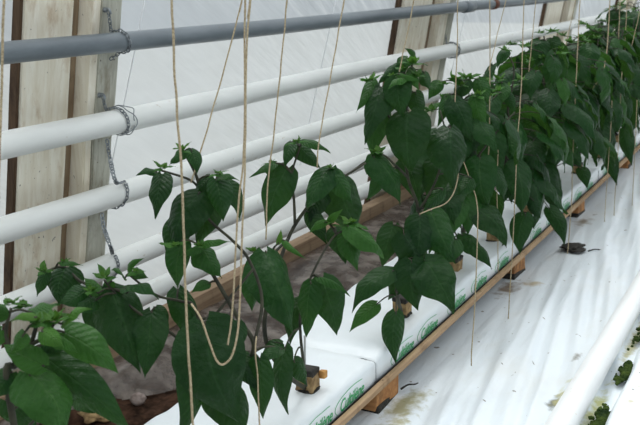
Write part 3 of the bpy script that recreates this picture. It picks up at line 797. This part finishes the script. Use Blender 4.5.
# ------------------------------------------------------------------ twine
def twine(pts, lb, r=.0016):
    W_ = [at(*q) for q in pts]
    if pts[0][1] < 0: W_ = [W_[0] + (W_[0] - W_[1]).normalized() * .9] + W_     # runs on up to the overhead wire
    P = spline(W_, 10)
    P = [q + Vector((noise.noise((q.z * 30, q.y * 9, 1)), noise.noise((q.z * 30, q.y * 9, 8)), 0)) * .0012 for q in P]
    b = bmesh.new(); r *= .80; tube(b, P, r, n=7)
    # loose fibres along the cord
    for i in range(0, len(P) - 1, 2):
        q = P[i]; d = Vector((rng.uniform(-1, 1), rng.uniform(-1, 1), rng.uniform(-1, 1))).normalized()
        tube(b, [q, q + d * r * 1.6, q + d * r * 1.9 + Vector((0, 0, r))], r * .16, r * .05, 3)
    tag(obj('hanging_twine', b, TWINE), lb, 'twine', 'twine hanging among the plants')
twine([(170,-45,1.13), (173,40,1.13), (177,110,1.13), (182,180,1.13), (186,300,1.13), (191,390,1.12), (196,470,1.12)], 'thick brown twine hanging in front of the dark plant, left of the twine loop', .0019)
twine([(252,-45,1.38), (242,0,1.38), (224,70,1.38), (204,140,1.36), (191,183,1.34)], 'slanting twine tied to the upper left shoot of the dark plant', .0014)
twine([(246,-45,1.24), (245,0,1.24), (244,140,1.24), (238,210,1.24), (233,300,1.24), (228,345,1.24)], 'left strand of the close twine pair above the twine loop', .0016)
twine([(255,-45,1.22), (250,0,1.22), (246,70,1.22), (245,150,1.22), (242,240,1.22), (239,310,1.21), (234,350,1.20), (226,363,1.20), (218,362,1.20), (209,342,1.20), (200,318,1.21), (191,304,1.23)], 'twine hanging down into a U-shaped loop before the big dark leaf', .0017)
twine([(290,-45,1.5), (287,0,1.5), (277,105,1.5), (268,185,1.5), (266,240,1.5)], 'single twine passing left of the small upper leaves of the root cube plant', .0015)
twine([(350,-40,1.6), (344,0,1.6), (330,80,1.58), (320,138,1.57), (317,168,1.57)], 'twine slanting down to the middle plant right of the twine pair', .0014)
twine([(420,-40,1.9), (414,0,1.9), (406,40,1.9), (399,72,1.9)], 'short twine ending in the top of the tall plant', .0015)
twine([(460,-40,2.1), (458,0,2.1), (457,50,2.1), (455,102,2.1)], 'twine crossing the mid wall post above the dense leaves', .0015)
twine([(491,-40,2.3), (490,0,2.3), (490,70,2.3), (489,140,2.3), (487,168,2.3)], 'upright twine right of the mid wall post with a slanting twine crossing it', .0016)
twine([(514,-35,2.4), (506,0,2.4), (497,36,2.4), (489,70,2.35)], 'short slanting twine meeting the upright twine right of the mid wall post', .0013)
twine([(525,-35,2.4), (524,0,2.4), (521,90,2.38), (517,150,2.36), (513,240,2.34), (510,290,2.33), (506,354,2.32)], 'long twine whose loose end dangles over the white sheet near the second wooden block', .0016)
twine([(541,-35,2.7), (536,0,2.7), (530,60,2.7), (527,90,2.68)], 'twine behind the upper leaves left of the far boards', .0015)
twine([(460,152,1.98), (468,175,1.97), (477,205,1.96), (477,250,1.95), (475,300,1.95), (471,366,1.95)], 'shorter loose twine end dangling over the white sheet', .0015)
twine([(498,150,2.22), (497,190,2.22), (498,235,2.22), (498,272,2.22)], 'short twine end hanging before the grow bag left of the second wooden block', .0014)
twine([(582,-35,2.9), (580,0,2.9), (576,80,2.88), (573,150,2.87), (571,210,2.86), (565,281,2.85)], 'long twine hanging past the drooping leaf by the black scrap', .0018)
twine([(583,-35,3.3), (576,0,3.3), (570,26,3.3), (564,54,3.28)], 'short twine crossing the far post', .0016)
twine([(613,-35,3.2), (610,0,3.2), (606,58,3.2), (598,80,3.18), (588,94,3.18), (582,104,3.18)], 'bent twine curling into the dark leaves of the far plants', .0022)
twine([(621,-30,3.6), (620,0,3.6), (618,50,3.6), (615,76,3.6)], 'left twine of two above the far plants near the right edge', .0017)
twine([(628,-30,3.7), (627,0,3.7), (625,45,3.7), (624,70,3.7)], 'right twine of two above the far plants near the right edge', .0017)
twine([(646,-20,3.6), (639,15,3.6), (630,52,3.6), (627,60,3.6)], 'slanting twine at the upper right corner', .0017)
twine([(622,72,3.3), (619,130,3.3), (616,180,3.3), (613,230,3.3)], 'right strand of two loose twine ends over the far white sheet', .0016)
twine([(612,100,3.2), (610,140,3.2), (607,180,3.2), (604,230,3.2)], 'left strand of two loose twine ends over the far white sheet', .0015)
twine([(637,100,3.4), (635,150,3.4), (633,190,3.4), (631,224,3.4)], 'loose twine end nearest the right edge over the far white sheet', .0015)
twine([(5,-40,1.02), (4,0,1.02), (2,70,1.02), (0,150,1.02), (-3,230,1.02)], 'blurred twine at the left edge before the nearest board', .0018)
twine([(268,262,1.56), (264,292,1.50), (256,342,1.33), (258,380,1.31), (260,445,1.30)], 'twine knotted to the stem and hanging below the big drooping leaf', .0014)
twine([(420,214,1.90), (432,209,1.90), (446,203,1.90), (455,190,1.90), (458,172,1.92), (456,160,1.94)], 'curved twine tied between two stems of the tall plant', .0015)

# ------------------------------------------------------------------ small litter
def lump(name, P, s, m, lb, cat, k=0.35, sub=3, group=None):
    b = bmesh.new(); q = bmesh.ops.create_icosphere(b, subdivisions=sub, radius=1)
    for v in q['verts']:
        f = 1 + k * noise.noise(v.co * 1.6 + P * 9) + .08 * noise.noise(v.co * 5 + P * 3)
        v.co = Vector((v.co.x * s[0] * f, v.co.y * s[1] * f, v.co.z * s[2] * f)) + P
    return tag(obj(name, b, m), lb, cat, group)
lump('stone', on_z(138, 399, -.890), (.017, .017, .015), STONE, 'round grey-brown stone on the soil below the loose film', 'stone', .2)
lump('plastic_scrap', on_z(578, 253, FLOOR) + Vector((-.02, .03, .008)), (.03, .045, .007), DARK, 'black crumpled scrap beside the orange wooden block', 'scrap', .9)
for (u0, v0, u1, v1, lb) in ((588, 251, 605, 250, 'thin black twig beside the black scrap'), (401, 389, 418, 383, 'thin dark twig on the sheet beside the nearest block')):
    A, B = on_z(u0, v0, FLOOR + .004), on_z(u1, v1, FLOOR + .004); b = bmesh.new()
    tube(b, spline([A, A.lerp(B, .4) + Vector((0, 0, .004)), A.lerp(B, .7) + Vector((.004, .0, .002)), B], 5), .0022, .0012, 6)
    tag(obj('twig', b, DARK), lb, 'twig')
P = on_z(97, 415, -.888); lump('bark_clump', P, (.030, .026, .010), WILT, 'brown clump of bark on the soil at the lower left', 'bark', .8)
